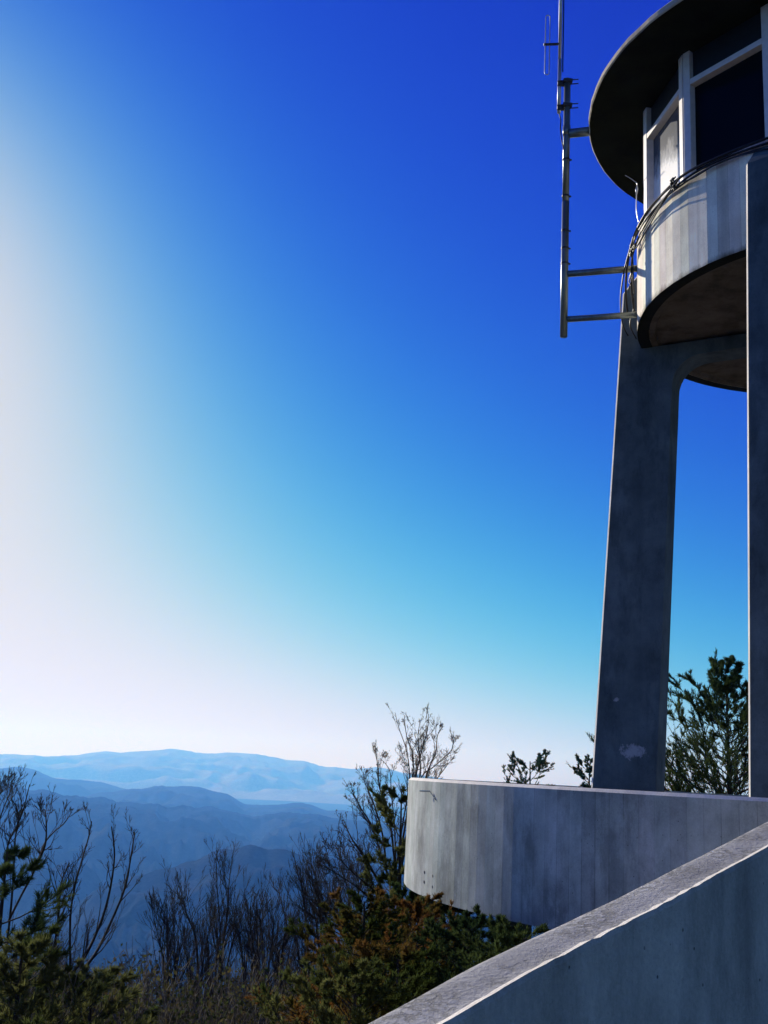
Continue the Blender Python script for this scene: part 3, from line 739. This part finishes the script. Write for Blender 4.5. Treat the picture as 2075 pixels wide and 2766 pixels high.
def copy_tree(me,h,px,D,sc_,label,group,mat=None):
    d=ray(px,2300); v=Vector((d.x,d.y,0)).normalized()*D
    e=empty("bare_tree",(v.x,v.y,ground_z(v.x,v.y)-.1),label,"tree",group)
    o_=bpy.data.objects.new("branches",me); sc.collection.objects.link(o_); o_.parent=e
    e.scale=(sc_,sc_,sc_*rnd.uniform(.9,1.1)); e.rotation_euler=(rnd.uniform(-.14,.14),rnd.uniform(-.14,.14),rnd.uniform(0,6.28))
for k in range(125):
    D=rnd.uniform(20,40) if k<60 else rnd.uniform(36,110)
    px=rnd.uniform(-60,1150)
    me,h=meshes[k%6]
    zg=ground_z(*( (Vector((ray(px,2300).x,ray(px,2300).y,0)).normalized()*D)[:2]))
    top=math.tan(R(rnd.uniform(-9.8,-6.6)))*D
    if 260<px<480: top-=.02*D
    sc_=max(.35,min(1.9,(top-zg)/h))
    copy_tree(me,h,px,D,sc_,"slim bare tree among the crowded bare woods at the foot of the view","crowded bare woods on the slope")

# ------------------------------------------------------------------ evergreens
def conifer(name,top,label,seed,rad,depth,mats,cat="tree",group=None,up0=.25,nb=60,nl=14,blade=.065,bw=.0075,trunk_r=.07,tw=.35,spread=.5,bend=.1):
    """trunk from the ground to `top`, whorled limbs getting longer downwards, bottle-brush needles on every twig"""
    g=Grow(seed); g.flat=.3; rn=g.rnd; base=Vector((top.x,top.y,gz_at(top)-.1)); H=top.z-base.z
    g.mb.tube([base,base.lerp(top,.5)+Vector((.05,.03,0)),top],[trunk_r,trunk_r*.6,.008],7,cap=False)
    for k in range(nb):
        t=1-(k+.5)/nb*depth/H if H>depth else 1-(k+.5)/nb*.95
        p=base.lerp(top,t); dist=(1-t)*H
        a=k*2.4+rn.uniform(-.4,.4); L=min(rad,.25+dist*.75)*rn.uniform(.6,1.15)
        g.limb(p,(math.cos(a),math.sin(a),up0+rn.uniform(-.1,.25)),L,max(.005,.010*L),1,3,spread,bend,(5,8),.12,.002,tw,.1)
    m=MB(); needles(m,g.tips,rn,nl,blade,bw,1.,.6)
    return tree(name,base,label,cat,g,group,M_bark,(m,mats),"needles")
conifer("pine_tree",at(20,2300,12.5),"dark pine at the left edge with layered drooping boughs",201,1.25,2.6,M_pine,nb=30,nl=16,blade=.075,bw=.0038,up0=.1)
conifer("pine_tree",at(60,2560,10.5),"olive green pine crown filling the bottom left corner",202,1.4,2.4,M_olive,nb=60,nl=18,blade=.07,bw=.004)
conifer("pine_tree",at(250,2640,12),"low olive pine right of the bottom left corner",203,1.0,1.8,M_olive,nb=40,nl=18,blade=.07,bw=.004)
conifer("autumn_conifer",at(985,2435,11.2),"mixed green and rust conifer at the left end of the round wall base",204,1.0,2.6,M_mixed,nb=90,nl=16,blade=.045,bw=.0045)
conifer("autumn_conifer",at(1130,2455,12.6),"rusty green conifer directly under the left end of the round wall",205,1.3,2.6,M_mixed,nb=90,nl=16,blade=.045,bw=.0045)
conifer("evergreen_shrub",at(1265,2510,11.3),"dark green shrub under the middle of the round wall",206,1.2,2.6,M_pine,"shrub",nb=90,nl=16,blade=.045,bw=.0045)
conifer("evergreen_shrub",at(1400,2540,10.4),"dark green shrub touching the ramp wall under the round wall",207,1.2,2.6,M_pine,"shrub",nb=90,nl=16,blade=.045,bw=.0045)
conifer("autumn_conifer",at(1075,2590,8.6),"rust tipped conifer just above the ramp wall",208,.8,2.0,M_mixed,nb=80,nl=16,blade=.04,bw=.004)
conifer("evergreen_shrub",at(960,2640,7.8),"green shrub at the bottom beside the ramp wall",209,.8,1.8,M_olive,"shrub",nb=80,nl=16,blade=.04,bw=.004)
conifer("pine_tree",at(1960,1800,27),"large pine seen between the two tower legs",210,3.7,8.5,M_pine,nb=130,nl=26,blade=.085,bw=.008,up0=.35,trunk_r=.13,tw=.42,bend=.14)
conifer("pine_tree",at(1432,2056,19.5),"tip of a blue green pine peeping over the round wall",211,.75,2.0,M_pine2,nb=20,nl=30,blade=.035,bw=.005,up0=.6,spread=.6,tw=.45)
conifer("pine_tree",at(1592,2075,20.5),"small pine tip against the outer edge of the left tower leg",212,.35,1.2,M_pine2,nb=20,nl=30,blade=.035,bw=.005,up0=.6,spread=.6,tw=.45)
conifer("evergreen_shrub",at(1200,2465,14.4),"olive shrub tucked tight under the round wall behind the rusty conifer",213,1.2,2.4,M_olive,"shrub",nb=80,nl=16,blade=.05,bw=.005)
conifer("evergreen_shrub",at(1330,2500,12.9),"low dark shrub hugging the foot of the round wall",214,1.2,2.4,M_pine,"shrub",nb=80,nl=16,blade=.05,bw=.005)
conifer("evergreen_shrub",at(1110,2425,15.8),"dark shrub behind the left end of the round wall",216,1.1,2.4,M_pine,"shrub",nb=80,nl=16,blade=.05,bw=.005)
conifer("pine_tree",at(1085,2130,19.5),"slim pine with sparse green boughs against the left edge of the round wall",215,.75,4.5,M_olive,nb=34,nl=18,blade=.08,bw=.008)
# tangle of brush under the trees
m=MB(); rn=random.Random(9); g=Grow(400)
for k in range(900):
    px=rn.uniform(-80,1150); D=rn.uniform(11,34); d=ray(px,2600); v=Vector((d.x,d.y,0)).normalized()*D
    zt=math.tan(R(rn.uniform(-13.5,-10.2)))*D; p=Vector((v.x,v.y,zt-1.2))
    g.limb(p,(rn.gauss(0,.35),rn.gauss(0,.35),1),rn.uniform(1.,1.5),.010,1,3,.55,.08,(3,5),.15,.004,.5,.2)
o=g.mb.build("brush",M_twig,None,True); tag(o,"tangled pale brush covering the slope along the bottom",kind="stuff")
leaves(m,g.tips,rn,2,.06,.8); o=m.build("brush_leaves",leafmat("brush leaves",(.09,.07,.035),(.05,.065,.025),1.5),None); tag(o,"dull leaves on the brush along the bottom",kind="stuff")
